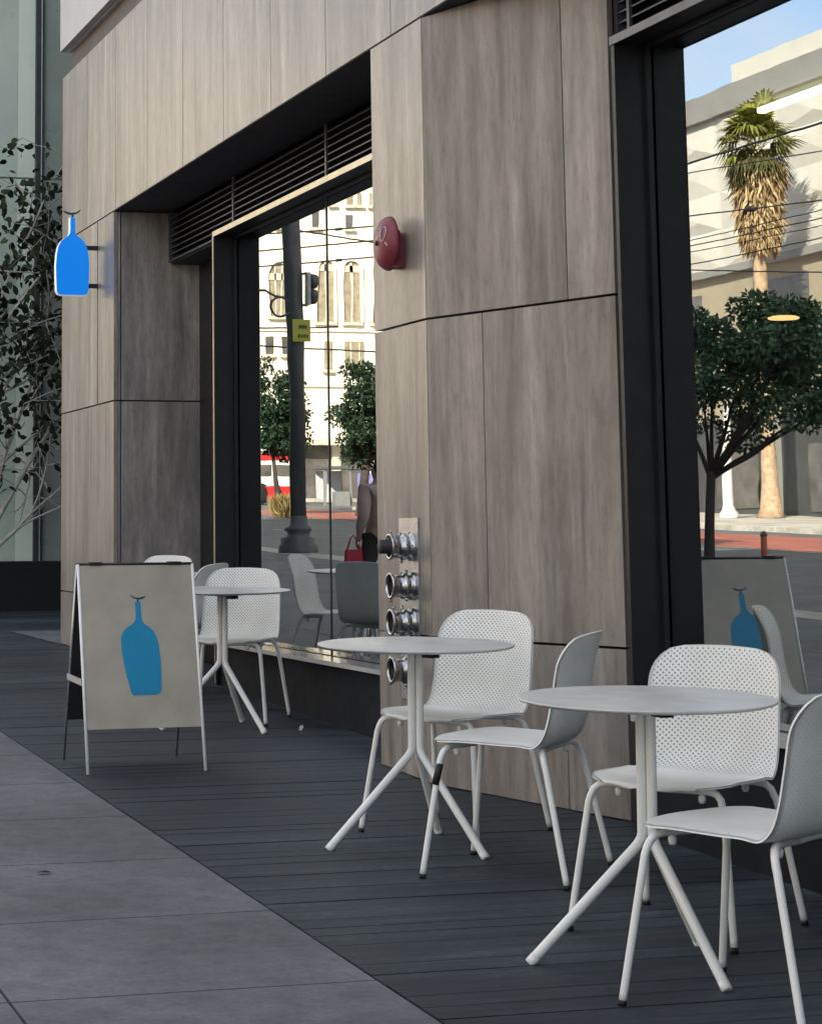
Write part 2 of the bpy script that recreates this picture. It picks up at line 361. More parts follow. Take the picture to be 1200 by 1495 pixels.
mb=MB(); mb.box(FX+.04,22,-30.08,17.90,5.272,18.7); mb.box(4.6,22,-30,-7,0,5.27); mb.box(9.1,22,-7,17.86,0,5.27); part(mb,'upper_mass',M['upper'])
mb=MB(); mb.box(FX-.1,22.1,-30.1,18.0,18.7,19.0); part(mb,'roof',M['grayband'])
# louvres above both windows
def louvre(y0,y1,z0,z1,xp):
    mb=MB(); n=8
    for i in range(n):
        z=z0+.012+(z1-z0-.02)*i/n
        mb.add([(xp-.02,y0,z),(xp-.02,y1,z),(xp+.03,y1,z+.03),(xp+.03,y0,z+.03),(xp-.02,y0,z-.006),(xp-.02,y1,z-.006),(xp+.03,y1,z+.024),(xp+.03,y0,z+.024)],[(0,1,2,3),(7,6,5,4),(0,4,5,1),(2,6,7,3)])
    mb.box(xp-.024,xp+.045,y1-.035,y1-.002,z0,z1); mb.box(xp-.024,xp+.045,y0,y1-.036,z0+.0005,z0+.012)
    o=part(mb,'louvre',M['slat'])
    y=14.17 if y1>15 else 8.17
    while y>y0+.1: mb=MB(); mb.box(xp-.026,xp-.012,y-.012,y+.012,z0,z1); part(mb,'louvre_post',M['slat'],o); y-=2.
    mb=MB(); mb.box(xp+.05,xp+.07,y0,y1,z0,z1); part(mb,'louvre_back',M['plinth'],o)
louvre(10.18,15.954,3.312,ZL-.002,GX); louvre(-6.9,8.31,3.312,ZL-.002,GX)
XF=3.81
def shopwindow(y0,y1,zt,zs,mulls):
    # y1 is the far end of the frame
    mb=MB(); mb.add([(GX,y0,zs),(GX,y1-.03,zs),(GX,y1-.03,zt-.03),(GX,y0,zt-.03)],[(0,3,2,1)])
    w=part(mb,'window',M['glass'])
    mb=MB(); mb.box(XF+.003,GX+.03,y1-.032,y1-.003,gz(y1)+.0,zt-.004); mb.box(XF+.003,GX+.03,y0,y1-.032,zt-.030,zt-.004)
    mb.box(GX-.028,GX-.006,y1-.058,y1-.034,zs+.01,zt-.033); mb.box(GX-.028,GX-.006,y0,y1-.06,zt-.050,zt-.033)
    part(mb,'frame',M['bronze'],w)
    mb=MB(); mb.box(XF-.003,XF+.002,y0,y1-.0205*(y1>12),zt-.034,zt)
    if y1>12: mb.box(XF-.003,XF+.002,y1-.020,y1,gz(y1)+.01,zt)
    part(mb,'frame_edge',M['edge'] if y1>12 else M['edgegray'],w)
    mb=MB(); mb.box(XF-.015,GX-.002,y0,y1-.034,zs-.028,zs-.004); part(mb,'sill',M['sill'],w)
    for m in mulls: mb=MB(); mb.box(GX-.004,GX+.004,m-.009,m+.009,zs,zt-.035); part(mb,'glass_joint',M['black'],w)
    mb=MB(); mb.box(XF+.03,XF+.06,y0,y1-.034,lambda q:gz(q)-.02,zs-.03)
    part(mb,'stall_riser',M['basewall'],w)
shopwindow(10.18,14.20,3.308,.66,[12.24])
shopwindow(-6.9,8.075,3.300,.66,[3.2,-.5])
mb=MB(); mb.box(4.178,4.21,14.2,15.954,lambda q:gz(q),3.31); mb.box(4.12,4.178,15.10,15.14,lambda q:gz(q),3.31); mb.box(3.99,4.21,14.17,14.199,lambda q:gz(q),3.31)
d=part(mb,'door',M['bronze']); mb=MB(); mb.tube([(4.13,14.8,1.2),(4.13,14.8,1.7)],.012); part(mb,'handle',M['alu'],d)
mb=MB(); mb.box(GX,4.178,14.2,15.954,3.300,3.311); part(mb,'door_head',M['soffit'])
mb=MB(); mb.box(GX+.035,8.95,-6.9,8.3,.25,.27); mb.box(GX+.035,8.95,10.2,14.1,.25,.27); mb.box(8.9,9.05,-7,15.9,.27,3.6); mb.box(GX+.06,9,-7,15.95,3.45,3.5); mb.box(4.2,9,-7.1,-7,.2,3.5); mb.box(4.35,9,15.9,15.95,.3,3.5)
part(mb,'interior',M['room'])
# lit lamps inside, seen through the glass
lp=thing('ceiling_lamp','long glowing strip lamp inside the cafe high behind the right window','lamp',(5.5,9.2,3.44))
mb=MB(); mb.box(5.48,5.52,8.8,9.94,3.405,3.43); mb.build('tube',M['lampglow'],lp,off=lp.location)
for y in (8.85,9.8): mb=MB(); mb.box(5.49,5.51,y,y+.02,3.43,3.45); mb.build('bracket',M['bronze'],lp,off=lp.location)
lp=thing('pendant_lamp','small round glowing lamp inside the cafe behind the right window','lamp',(5.5,9.8,2.36))
mb=MB(); mb.lathe([(0.001,0),(.07,0),(.078,.008),(.06,.015),(.001,.018)],Matrix.Translation((5.5,9.8,2.36))); mb.build('lamp_shade',M['lampdim'],lp,off=lp.location)
mb=MB(); mb.tube([(5.5,9.8,2.395),(5.5,9.8,3.45)],.004,6); mb.build('cord',M['black'],lp,off=lp.location)
# ------------------------------------------------------------------ chairs and tables
def chair_shell():
    prof=[(.278,.436),(.262,.445),(.19,.449),(.05,.446),(-.06,.440),(-.13,.437),(-.178,.446),(-.210,.474),(-.230,.53),(-.246,.62),(-.262,.72),(-.290,.818)]
    raw,Lt=cr([(0,a,b) for a,b in prof],400); n=60; mcol=24
    SS=[Lt*(.35*k/(n-1)+.65*(.5-.5*math.cos(PI*k/(n-1)))) for k in range(n)]; pts=[raw[min(399,int(round(q/Lt*399)))] for q in SS]
    top=[];uv=[];perf=[]
    bi=next(i for i,p in enumerate(pts) if p.z>.50 and p.y<-.1)
    for i,p in enumerate(pts):
        s=SS[i]; sf=s/.15; sb=(Lt-s)/.115
        base=.229 if s<Lt*.45 else .229-.012*(s/Lt-.45)/.55
        def rnd_(q,e,mn): 
            q=min(1,q); return mn+(1-mn)*(1-(1-q)**e)**(1/e)
        W=base*rnd_(sf,2.1,.36)*rnd_(sb,2.1,.56)
        bk=max(0,min(1,(s-Lt*.40)/(Lt*.18))); bk=bk*bk*(3-2*bk); fr=max(0,1-s/.15)
        for j in range(mcol+1):
            u=-1+2*j/mcol; x=W*u; 
            y=p.y+bk*.052*(x/.23)**2; z=p.z+(1-bk)*(.005*(x/.23)**2*(1-fr)-.004*fr*(x/.23)**2)
            # sides of the bend sweep forward a little
            mid=math.exp(-((s-Lt*.44)/.07)**2); z+=.005*mid*(x/.23)**2
            # ends: curve outline so the rim is an arc, not a straight cut
            if sb<1: z-=.006*(u*u)*(1-sb)
            if sf<1: y-=.030*(u*u)*(1-sf)
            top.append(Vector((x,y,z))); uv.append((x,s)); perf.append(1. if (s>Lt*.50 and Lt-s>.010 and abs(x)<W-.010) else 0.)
    W1=mcol+1; nor=[]
    for i in range(n):
        for j in range(W1):
            a=top[min(i+1,n-1)*W1+j]-top[max(i-1,0)*W1+j]; b=top[i*W1+min(j+1,mcol)]-top[i*W1+max(j-1,0)]
            nor.append(a.cross(b).normalized())
    mb=MB(); th=.0035; 
    sg=-1 if nor[10*W1+11].z>0 else 1
    vs=[v-q*sg*th for v,q in zip(top,nor)]+[v+q*sg*th for v,q in zip(top,nor)]; T=len(top); fs=[]
    for i in range(n-1):
        for j in range(mcol):
            a=i*W1+j; fs.append((a,a+1,a+1+W1,a+W1)); fs.append((a+T,a+W1+T,a+1+W1+T,a+1+T))
    rim=[j for j in range(W1)]+[i*W1+mcol for i in range(1,n)]+[(n-1)*W1+j for j in range(mcol-1,-1,-1)]+[i*W1 for i in range(n-2,0,-1)]
    for a,b in zip(rim,rim[1:]+rim[:1]): fs.append((a,b,b+T,a+T))
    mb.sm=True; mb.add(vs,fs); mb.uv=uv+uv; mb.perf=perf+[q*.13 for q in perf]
    return mb
CG='white moulded chairs with perforated backs around the pavement tables'
def make_chair():
    t=thing('cafe_chair','white chair','chair',group=CG)
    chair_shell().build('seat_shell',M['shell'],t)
    for sx in (1,-1):
        for sy in (1,-1):
            top=.428 if sy>0 else .424
            e=.035*(sy>0); path=[(0,.115*sy+e,top-.004),(sx*.10,.125*sy+e,top),(sx*.168,.143*sy+e,top+.002),(sx*.193,.152*sy+e,top-.004),(sx*.208,.160*sy+e,top-.020),(sx*.215,.167*sy+e,top-.045),(sx*.222,.177*sy+e*.85,.345),(sx*.262,.250*sy,.012)]
            pts,_=cr(path,30); mb=MB(); mb.tube(pts,.0108,12); lg=mb.build('leg',M['leg'],t)
            mb=MB(); mb.tube([(sx*.2618,.2496*sy,.014),(sx*.263,.2515*sy,.0)],.0118,12); mb.build('foot_cap',M['black'],lg)
            mb=MB(); mb.lathe([(.001,-.014),(.008,-.013),(.011,-.004),(.011,.006),(.004,.012)],Matrix.Translation((sx*.135,.134*sy+e,.408)),14); mb.build('bumper',M['leg'],t)
    return t
def yaw(fx,fy): return math.atan2(-fx,fy)
def place(o,x,y,rz,label=None,group=None):
    o.location=(x,y,gz(y)); o.rotation_mode='XYZ'
    m=Matrix.Rotation(TILT,4,'X')@Matrix.Rotation(rz,4,'Z'); o.rotation_euler=m.to_euler('XYZ')
    if label:o['label']=label
    if group:o['group']=group
CH=[(3.178,6.378,-.79,-.61,'white perforated chair between the nearest round table and the right window'),
 (3.164,8.266,-.82,-.57,'white perforated chair in front of the splayed pillar, its back behind the middle table'),
 (3.055,7.395,-.76,.65,'white chair seen from behind with black tape on one leg, beside the middle table'),
 (2.915,5.455,-.557,.83,'white chair cut off by the right edge of the view beside the nearest table'),
 (3.36,12.17,-.52,-.85,'white perforated chair behind the farthest visible table, by the left window sill'),
 (3.31,13.22,-.76,.65,'shaded chair seen from behind, half hidden between the sandwich board and the farthest table'),
 (3.33,14.15,-.80,-.60,'white chair of which only the rounded top shows above the sandwich board')]
proto=make_chair(); chairs=[]
for i,(x,y,fx,fy,lb) in enumerate(CH):
    o=proto if i==0 else copy_tree(proto); place(o,x,y,yaw(fx,fy),lb); chairs.append(o)
mb=MB(); mb.tube([(-.2165,.2015,.375),(-.222,.2075,.343),(-.2285,.2145,.305)],.0126,14); mb.build('leg_tape',M['black'],chairs[2])
def make_table():
    t=thing('round_table','table','table',group='small round white tables with three splayed legs')
    R=.362; mb=MB(); mb.lathe([(.001,.7175),(R-.02,.7175),(R-.004,.7225),(R,.7265),(R-.001,.7295),(R-.006,.7305),(.001,.7305)],seg=96); mb.build('tabletop',M['top'],t)
    mb=MB(); mb.lathe([(.001,.700),(.115,.702),(.14,.7165)],seg=40); mb.box(.05,.10,-.02,.02,.684,.703); mb.build('mounting_plate',M['under'],t)
    for k in range(3):
        mb=MB(); a=2*PI*k/3; c,s=math.cos(a),math.sin(a)
        prof=[(.0175,.703),(.0175,.52),(.0175,.365),(.0195,.348),(.030,.329),(.060,.296),(.12,.2315),(.20,.1455),(.27,.0705),(.325,.0115)]
        pts,_=cr([(r*c,r*s,z) for r,z in prof],46); mb.tube(pts,.0145,14); lg=mb.build('leg',M['leg'],t)
        mb=MB(); mb.tube([(.3165*c,.3165*s,.0205),(.335*c,.335*s,.0005)],.0152,14); mb.build('foot_cap',M['leg'],lg)
    return t
TB=[(2.835,5.92,-80,'nearest round white table on three legs, overlapping the perforated chair by the right window'),
 (2.893,7.95,-64,'middle round white table in front of the fire hose connections'),
 (3.205,11.79,-64,'round white table just right of the sandwich board'),
 (3.25,13.78,-60,'round white table hidden behind the sandwich board, between two chairs')]
tp=make_table()
for i,(x,y,d,lb) in enumerate(TB):
    o=tp if i==0 else copy_tree(tp); place(o,x,y,math.radians(d),lb)
# ------------------------------------------------------------------ bottle emblem
BR=[(.14,.0),(.185,.012),(.205,.05),(.212,.2),(.216,.38),(.206,.52),(.186,.62),(.150,.69),(.10,.735),(.055,.765),(.036,.80),(.031,.85),(.031,1.0)]
BOT=BR+[(-x,y) for x,y in reversed(BR)]
BOTA=BR+[(-.031,1),(-.031,.85),(-.038,.80),(-.07,.765),(-.13,.725),(-.185,.675),(-.205,.61),(-.208,.52),(-.195,.38),(-.165,.2),(-.13,.05),(-.12,.01),(-.10,0)]
LEAF=[(.012,1.0),(.010,1.035),(.05,1.045),(.085,1.075),(.092,1.10),(.075,1.085),(.04,1.062),(-.02,1.055),(-.07,1.068),(-.115,1.075),(-.08,1.045),(-.04,1.032),(-.012,1.032),(-.012,1.0)]
def sc(pts,h,cx=0,cy=0,mx=1): return [(cx+mx*x*h,cy+y*h) for x,y in pts]
# sandwich board
sb=thing('sandwich_board','folding beige sandwich board with a blue bottle emblem, standing on the dark deck','sign',(2.41,10.45,gz(10.45)),(TILT,0,0))
def board_mat(sgn):   # local frame on the leaning panel: X across, Y up along panel, Z outward
    top=Vector((0,-sgn*.010,.925)); bot=Vector((0,-sgn*.275,0)); up=(top-bot).normalized(); x=Vector((sgn,0,0)); n=x.cross(up)
    m=Matrix.Identity(4); 
    for i in range(3): m[i][0]=x[i];m[i][1]=up[i];m[i][2]=n[i];m[i][3]=bot[i]
    return m,(top-bot).length
for sgn,nm in ((1,'front_panel'),(-1,'rear_panel')):
    m,Lp=board_mat(sgn); W=.268
    if sgn==1:
        mb=MB(); mb.prism([(-W,.20),(W,.20),(W,Lp),(-W,Lp)],m,.006); pn=mb.build(nm,M['board'],sb)
        h=.432; mb=MB(); mb.prism(sc(BOTA,h,0,.350),m@Matrix.Translation((0,0,.0065)),.0012); mb.build('bottle_emblem',M['blue'],pn)
        mb=MB(); mb.prism(sc(LEAF,h*.84,0,.350+.16*h,-1),m@Matrix.Translation((0,0,.0065)),.0012); mb.build('leaf_emblem',M['bluedark'],pn)
    else:
        mb=MB(); mb.prism([(-W,.20),(W,.20),(W,Lp),(-W,Lp)],m,.006); pn=mb.build(nm,M['boardback'],sb)
    for s in (-1,1):
        mb=MB(); q=m@Matrix.Translation((s*(W+.006),0,.003)); mb.tube([q@Vector((0,0,0)),q@Vector((0,Lp,0))],.0078 if sgn==1 else .0062,10); mb.build('leg',M['leg'] if sgn==1 else M['steel'],pn)
    mb=MB(); mb.tube([m@Vector((-W-.010,Lp,.003)),m@Vector((W+.010,Lp,.003))],.0065,8); mb.build('top_rail',M['black'],pn)
for s in (-1,1):
    mb=MB(); mb.box(s*.19-.03,s*.19+.03,-.022,.022,.921,.936); mb.build('hinge',M['black'],sb)
mb=MB()
for s in (-1,1): mb.box(s*.282-.004,s*.282+.004,-.165,.165,.385,.413)
mb.build('spreader_bar',M['alu'],sb)
# blade sign
bs=thing('blade_sign','bright blue backlit bottle shaped sign on two black brackets on the pier','sign',(FX,16.5,3.1))
mB=Matrix(((1,0,0,3.333),(0,0,-1,16.482),(0,1,0,3.113),(0,0,0,1)))
h=.586; mb=MB(); mb.prism(sc(BOT,h*1.006,0,-.002),mB,.0-.07); sb_=mb.build('sign_body',M['whiteglow'],bs,off=bs.location)
mb=MB(); mb.prism(sc(BOT,h,0,0),mB@Matrix.Translation((0,0,.0005)),.004); mb.build('blue_face',M['blueglow'],bs,off=bs.location)
mb=MB(); mb.prism(sc(LEAF,h*1.15,0,-.088),mB@Matrix.Translation((0,0,-.01)),.008); mb.build('leaf_topper',M['bluedark'],bs,off=bs.location)
mb=MB()
for z in (3.474,3.186): mb=MB(); mb.box(3.43,FX,16.495,16.522,z-.016,z+.016); mb.build('bracket',M['black'],bs,off=bs.location)
# alarm bell
AX=Matrix(((0,0,-1,0),(1,0,0,0),(0,-1,0,0),(0,0,0,1)))  # local z -> -X
be=thing('alarm_bell','round red fire alarm bell with a white scribble, mounted high on the pillar','bell',(FX,9.80,2.675))
T=Matrix.Translation((FX,9.80,2.675))@AX
mb=MB(); mb.lathe([(.118,.048),(.127,.050),(.127,.058),(.122,.072),(.108,.090),(.082,.104),(.04,.112),(.014,.114),(.001,.114)],T,40); gg=mb.build('gong',M['red'],be,off=be.location)
mb=MB(); mb.lathe([(.118,.048),(.10,.066),(.001,.07)],T,32); mb.build('gong_inside',M['black'],gg,off=be.location)
mb=MB(); mb.lathe([(.012,.113),(.012,.121),(.006,.124),(.001,.124)],T,14); mb.build('centre_bolt',M['black'],gg,off=be.location)
mb=MB(); mb.box(FX-.062,FX,9.80-.070,9.80+.05,2.56,2.70); mb.lathe([(.052,0),(.052,.05),(.001,.052)],T@Matrix.Translation((0,0,0)),24); mb.lathe([(.001,0),(.016,0),(.016,.03),(.001,.03)],Matrix.Translation((FX-.035,9.745,2.70)),12); mb.build('motor_housing',M['red'],be,off=be.location)
mb=MB()
def onbell(a,b):
    r=math.hypot(a,b); z=.114-.12*(r/.127)**2*.35-.002 if r<.09 else .100
    zz=[(0,.1155),(.04,.1135),(.082,.1055),(.108,.0915),(.122,.0735)]
    for (r0,z0),(r1,z1) in zip(zz,zz[1:]):
        if r0<=r<=r1: z=z0+(z1-z0)*(r-r0)/(r1-r0)
    return Vector((FX-z-.001,9.80+a,2.675+b))
cA=(-.062,.036)
mb.tube([onbell(cA[0]+.022*math.cos(t),cA[1]+.034*math.sin(t)) for t in [2*PI*k/18 for k in range(19)]],.0022,6)
mb.tube([onbell(-.018+.018*math.cos(t),.045+.022*math.sin(t)) for t in [PI*.2+1.5*PI*k/12 for k in range(13)]],.002,6)
mb.tube([onbell(-.085-.012*k/4,-.006-.004*k) for k in range(5)],.003,6); mb.tube([onbell(-.04,.085),onbell(-.034,.078),onbell(-.03,.07)],.002,6)
mb.build('scribble',M['scrib'],gg,off=be.location)
# fire hose connections on a steel plate
mb=MB(); mb.box(FX-.008,FX-.001,9.612,9.862,.60,1.41); 
fp=thing('fire_hose_connection','steel plate with four chrome hose connections in a column on the pillar','pipe fitting',(FX,9.70,1.0))
mb.build('back_plate',M['plate'],fp,off=fp.location)
for i,z in enumerate((1.282,1.108,.946,.736)):
    T=Matrix.Translation((FX-.008,9.69,z))@AX
    mb=MB(); mb.lathe([(.064,0),(.066,.012),(.052,.018),(.050,.030),(.060,.034),(.061,.050),(.052,.054),(.050,.078),(.052,.096),(.058,.099),(.060,.108),(.057,.112),(.048,.112),(.046,.104)],T,36)
    for k in range(3):
        a=2*PI*k/3+.5+i*.9; p=T@Vector((.061*math.cos(a),.061*math.sin(a),.100)); q=T@Vector((.073*math.cos(a),.073*math.sin(a),.100)); mb.tube([p,q],.006,8)
        a+=.7; p=T@Vector((.06*math.cos(a),.06*math.sin(a),.042)); q=T@Vector((.076*math.cos(a),.076*math.sin(a),.042)); mb.tube([p,q],.008,8)
    sp_=mb.build('hose_coupling',M['chrome'],fp,off=fp.location)
    mb=MB()
    if i==0: mb.lathe([(.047,.098),(.047,.112),(.036,.116),(.036,.150),(.030,.156),(.001,.156)],T,6)
    else: mb.lathe([(.0465,.104),(.044,.060),(.001,.060)],T,24)
    mb.build('plug' if i==0 else 'opening',M['black'],sp_,off=fp.location)
# ------------------------------------------------------------------ neighbouring glass building
gb=thing('glass_building','tall building with green tinted glass panels above a black plinth beyond the pier','building',(2,22.13,gz(22)))
def gpart(mb,n,m,p=None): return mb.build(n,m,p or gb,off=gb.location)
mb=MB(); mb.box(2.0,20,22.16,46,.3,19.5); gpart(mb,'wall',M['graygreen'])
mb=MB(); mb.box(1.95,20.05,22.02,22.155,.4,1.064); gpart(mb,'plinth',M['plinth'])
mb=MB(); mb.box(1.9,20.1,22.0,46.1,19.5,19.9); gpart(mb,'roof',M['grayband'])
x=2.0
seq=[(3.62,3.905,'greenglass'),(3.907,4.083,'palegreen'),(4.175,4.75,'graygreen'),(4.80,5.4,'greenglass'),(2.02,2.55,'greenglass'),(2.6,3.1,'palegreen'),(3.12,3.61,'graygreen')]
for a,b,mm in seq:
    for z0,z1 in ((1.07,4.875),(4.895,9.2),(9.22,14),(14.02,19.4)):
        mb=MB(); mb.box(a,b,22.135,22.158,z0,z1); gpart(mb,'glass_panel',M[mm])
mb=MB(); mb.box(4.085,4.135,22.08,22.158,1.07,19.4); mb.box(4.15,4.172,22.10,22.158,1.07,19.4); mb.box(4.752,4.798,22.08,22.158,1.07,19.4); gpart(mb,'mullion',M['mull'])
mb=MB(); mb.box(4.137,4.147,22.085,22.158,1.07,19.4); gpart(mb,'mullion_edge',M['mulledge'])
nb=thing('unseen_light_blocker','added plain grey block behind the viewpoint, unseen, keeping light off the facade','building',(-1,-9,gz(-9)))  # unseen block, added to cut the light arriving from behind the camera
mb=MB(); mb.box(-1.0,20,-60,-9.5,-2,13); nb_=mb.build('wall',M['grayband'],nb,off=nb.location)
for k in range(4):
    for z in (1.2,4.8,8.4): mb=MB(); mb.box(.2+k*2.2,1.6+k*2.2,-9.5,-9.46,z,z+2.2); mb.build('window',M['pane'],nb,off=nb.location)
mb=MB(); mb.box(-1.2,20.2,-60.2,-9.3,13,13.4); mb.build('roof',M['grayband'],nb,off=nb.location)
# ------------------------------------------------------------------ vegetation helpers
def leaf(mb,p,d,l,w,nrm=None):
    d=d.normalized(); n=(nrm or Vector((random.gauss(0,1),random.gauss(0,1),random.gauss(0,1)))); s=d.cross(n)
    if s.length<1e-3: s=d.orthogonal()
    s.normalize(); mb.p=(random.random(),0,0)
    u=s.cross(d)*(.12*l)
    mb.add([p,p+d*l*.22+s*w*.42+u*.6,p+d*l*.58+s*w*.46+u,p+d*l,p+d*l*.58-s*w*.46+u,p+d*l*.22-s*w*.42+u*.6],[(0,1,2,3,4,5)])
def rv(s=1): return Vector((random.gauss(0,s),random.gauss(0,s),random.gauss(0,s)))
def crown_tree(label,cat,base,h,crown_c,crown_r,nclump,nleaf,leafsize,mat,bark,tr,seed,name='street_tree',group=None,lim=7,clump_r=.32,fork=None):
    random.seed(seed); base=Vector(base); t=thing(name,label,cat,base,group=group)
    cc=Vector(crown_c); R=Vector(crown_r)
    mb=MB(); fork=Vector(fork) if fork else Vector((cc.x,cc.y,cc.z-R.z*.85))
    mid=base.lerp(fork,.5)+Vector((random.uniform(-.05,.05),random.uniform(-.05,.05),0))*h*.2
    mb.tube([base-Vector((0,0,.05)),base+Vector((0,0,.1)),mid,fork],[tr*1.25,tr,tr*.85,tr*.7],12)
    cl=[]
    while len(cl)<nclump:
        q=Vector((random.uniform(-1,1),random.uniform(-1,1),random.uniform(-1,1)))
        if .25<q.length<1: cl.append(cc+Vector((q.x*R.x,q.y*R.y,q.z*R.z)))
    for c in cl[:lim]:
        m1=fork.lerp(c,.5)+Vector((0,0,-.06*R.z)); mb.tube([fork-Vector((0,0,.1*R.z)),m1,c],[tr*.5,tr*.3,tr*.12],7)
    mb.build('trunk',bark,t,off=base)
    mb=MB()
    for c in cl:
        rr=min(R)*clump_r*random.uniform(.7,1.3)
        for k in range(nleaf):
            q=rv(1); q.normalize(); q*=rr*random.random()**.35; q.z*=.75
            leaf(mb,c+q,(q.normalized()*.7+rv(.6)+Vector((0,0,-.1))),leafsize*random.uniform(.7,1.3),leafsize*.55)
    mb.build('crown',mat,t,off=base); return t
# slender tree in front of the glass wall
random.seed(21)
bt=thing('slender_tree','slender tree with dark drooping leaves and pale branches in front of the green glass','tree',(3.30,20.9,gz(20.9)))
o0=Vector(bt.location); mb=MB(); lf=MB()
def grow(p,d,L_,r,depth):
    n=5; pts=[p]; q=p.copy(); dd=d.normalized()
    for k in range(n):
        dd=(dd+rv(.10)+Vector((0,0,.03 if depth<2 else -.05))).normalized(); q=q+dd*L_/n; q.x=max(q.x,3.05+.3*random.random()); q.z=min(q.z,5.0+.15*random.random()); pts.append(q.copy())
    mb.tube(pts,[r*(1-.55*k/n) for k in range(n+1)],6)
    if depth>=1:
        for pt in pts[1:]:
            for _ in range(random.choice((1,2,3)) if depth>1 else 2):
                if pt.z<2.3 and random.random()<.8 or pt.z<1.75 or pt.z>5.1 or random.random()<.25: continue
                leaf(lf,pt+rv(.035),rv(.6)+Vector((0,0,-.55)),random.uniform(.07,.115),random.uniform(.05,.075))
    if depth<3:
        for _ in range(4 if depth<2 else 3):
            k=random.randint(1,n); nd=(dd+rv(.62)); nd.z=nd.z*.8+.12; grow(pts[k],nd,L_*random.uniform(.45,.72),r*.5,depth+1)
for (dx,dy,dz,l) in ((.03,0,1,2.6),(.35,.05,.8,2.2),(.42,-.1,1.05,2.9),(.55,.1,.42,1.2)):
    grow(o0+Vector((0.02,0,.5)),Vector((dx,dy,dz)),l,.026,0)
grow(o0+Vector((.15,0,1.9)),Vector((.5,0,.75)),1.7,.018,1); grow(o0+Vector((.15,0,1.3)),Vector((.6,.1,.55)),1.1,.014,1)
grow(o0+Vector((.25,0,2.7)),Vector((.5,-.1,.75)),1.6,.016,1); grow(o0+Vector((.2,0,2.2)),Vector((.65,-.1,.45)),1.0,.012,1); grow(o0+Vector((.3,0,3.2)),Vector((.3,-.1,.9)),1.3,.012,1)
for _ in range(650):
    pz=random.uniform(2.3,4.85); px=random.uniform(3.45,4.35)
    if random.random()<.55*(math.sin(px*7+pz*2.3)*math.sin(pz*4.1-px*3)+1): leaf(lf,Vector((px,20.9+random.gauss(0,.22),pz)),rv(.6)+Vector((0,0,-.55)),random.uniform(.07,.115),random.uniform(.05,.075))
mb.tube([o0,o0+Vector((0.0,0,.3)),o0+Vector((.02,0,.55))],[.04,.034,.03],10)
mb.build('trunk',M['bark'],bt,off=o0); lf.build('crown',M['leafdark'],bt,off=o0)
# street side, seen in the window reflections
crown_tree('small leafy street tree at the near kerb, reflected in the right window','tree',(-3.36,21.9,gz(21.9)-.01),2,(-4.1,22.0,3.10),(1.15,1.0,.74),58,260,.068,M['leafnear'],M['barkdark'],.065,5,fork=(-3.44,21.9,1.95),lim=12,clump_r=.34)
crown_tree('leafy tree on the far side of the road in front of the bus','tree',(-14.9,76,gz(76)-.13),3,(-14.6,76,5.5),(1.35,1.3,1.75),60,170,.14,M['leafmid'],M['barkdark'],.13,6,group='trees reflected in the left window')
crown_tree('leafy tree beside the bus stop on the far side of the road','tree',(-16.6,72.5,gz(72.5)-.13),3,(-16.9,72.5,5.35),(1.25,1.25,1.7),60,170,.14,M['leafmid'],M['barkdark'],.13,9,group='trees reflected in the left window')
# palm
pb=Vector((-25.5,60.75,gz(60.75)-.01)); pt_=thing('palm_tree','tall fan palm with a shaggy skirt of dry fronds on the far sidewalk','palm tree',pb)
random.seed(3)
mb=MB(); zs=[0,.3,1.0,2.2,4,6,8,10.5]; rs=[.50,.36,.27,.25,.22,.21,.21,.20]
mb.tube([pb+Vector((.02*math.sin(z),0,z)) for z in zs],rs,16); mb.build('trunk',M['trunk'],pt_,off=pb)
def frond(mb,p,d,l,spread,nseg=13,droop=.25):
    d=d.normalized(); side=d.cross(Vector((0,0,1))); 
    if side.length<.1: side=Vector((1,0,0))
    side.normalize(); up=side.cross(d); st=p+d*l*.42
    mb.p=(random.random(),0,0); mb.add([p-side*.02,p+side*.02,st+side*.012,st-side*.012],[(0,1,2,3)])
    for k in range(nseg):
        a=-spread+2*spread*k/(nseg-1); q=(d*math.cos(a)+side*math.sin(a)+up*random.uniform(-.08,.12)).normalized()
        L_=l*.60*(1-.15*abs(a)); e1=st+q*L_*.6; e2=st+q*L_-Vector((0,0,droop*L_)); w=(q.cross(up)).normalized()*.035*l
        mb.p=(max(0,min(1,.35+q.z*.3+random.uniform(-.3,.35))),0,0); mb.add([st,e1+w,e2,e1-w],[(0,1,2,3)])
mb=MB(); top=pb+Vector((0,0,11.2))
for k in range(58):
    a=random.uniform(0,2*PI); e=random.uniform(-.45,1.25); d=Vector((math.cos(a)*math.cos(e),math.sin(a)*math.cos(e),math.sin(e)))
    frond(mb,top+Vector((0,0,random.uniform(-.3,.4)))+d*.12,d,random.uniform(1.05,1.45)*(1.0+.12*math.sin(e)),1.15,13,.25 if e>0.2 else .5)
mb.build('crown',M['frondgreen'],pt_,off=pb)
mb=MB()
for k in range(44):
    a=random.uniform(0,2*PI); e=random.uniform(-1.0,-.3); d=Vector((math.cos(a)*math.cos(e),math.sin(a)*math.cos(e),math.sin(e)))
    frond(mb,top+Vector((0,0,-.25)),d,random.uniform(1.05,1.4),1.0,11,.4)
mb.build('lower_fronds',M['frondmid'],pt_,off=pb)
mb=MB()
for k in range(3400):
    a=random.uniform(0,2*PI); z=random.uniform(8.35,10.75); r=(.38+.30*(z-8.2)/2.6)*random.uniform(.6,1.1); d=Vector((math.cos(a)*.35,math.sin(a)*.35,-1))
    leaf(mb,pb+Vector((r*math.cos(a),r*math.sin(a),z)),d+rv(.2),random.uniform(.3,.75),random.uniform(.03,.08))
mb.build('dry_skirt',M['frondry'],pt_,off=pb)
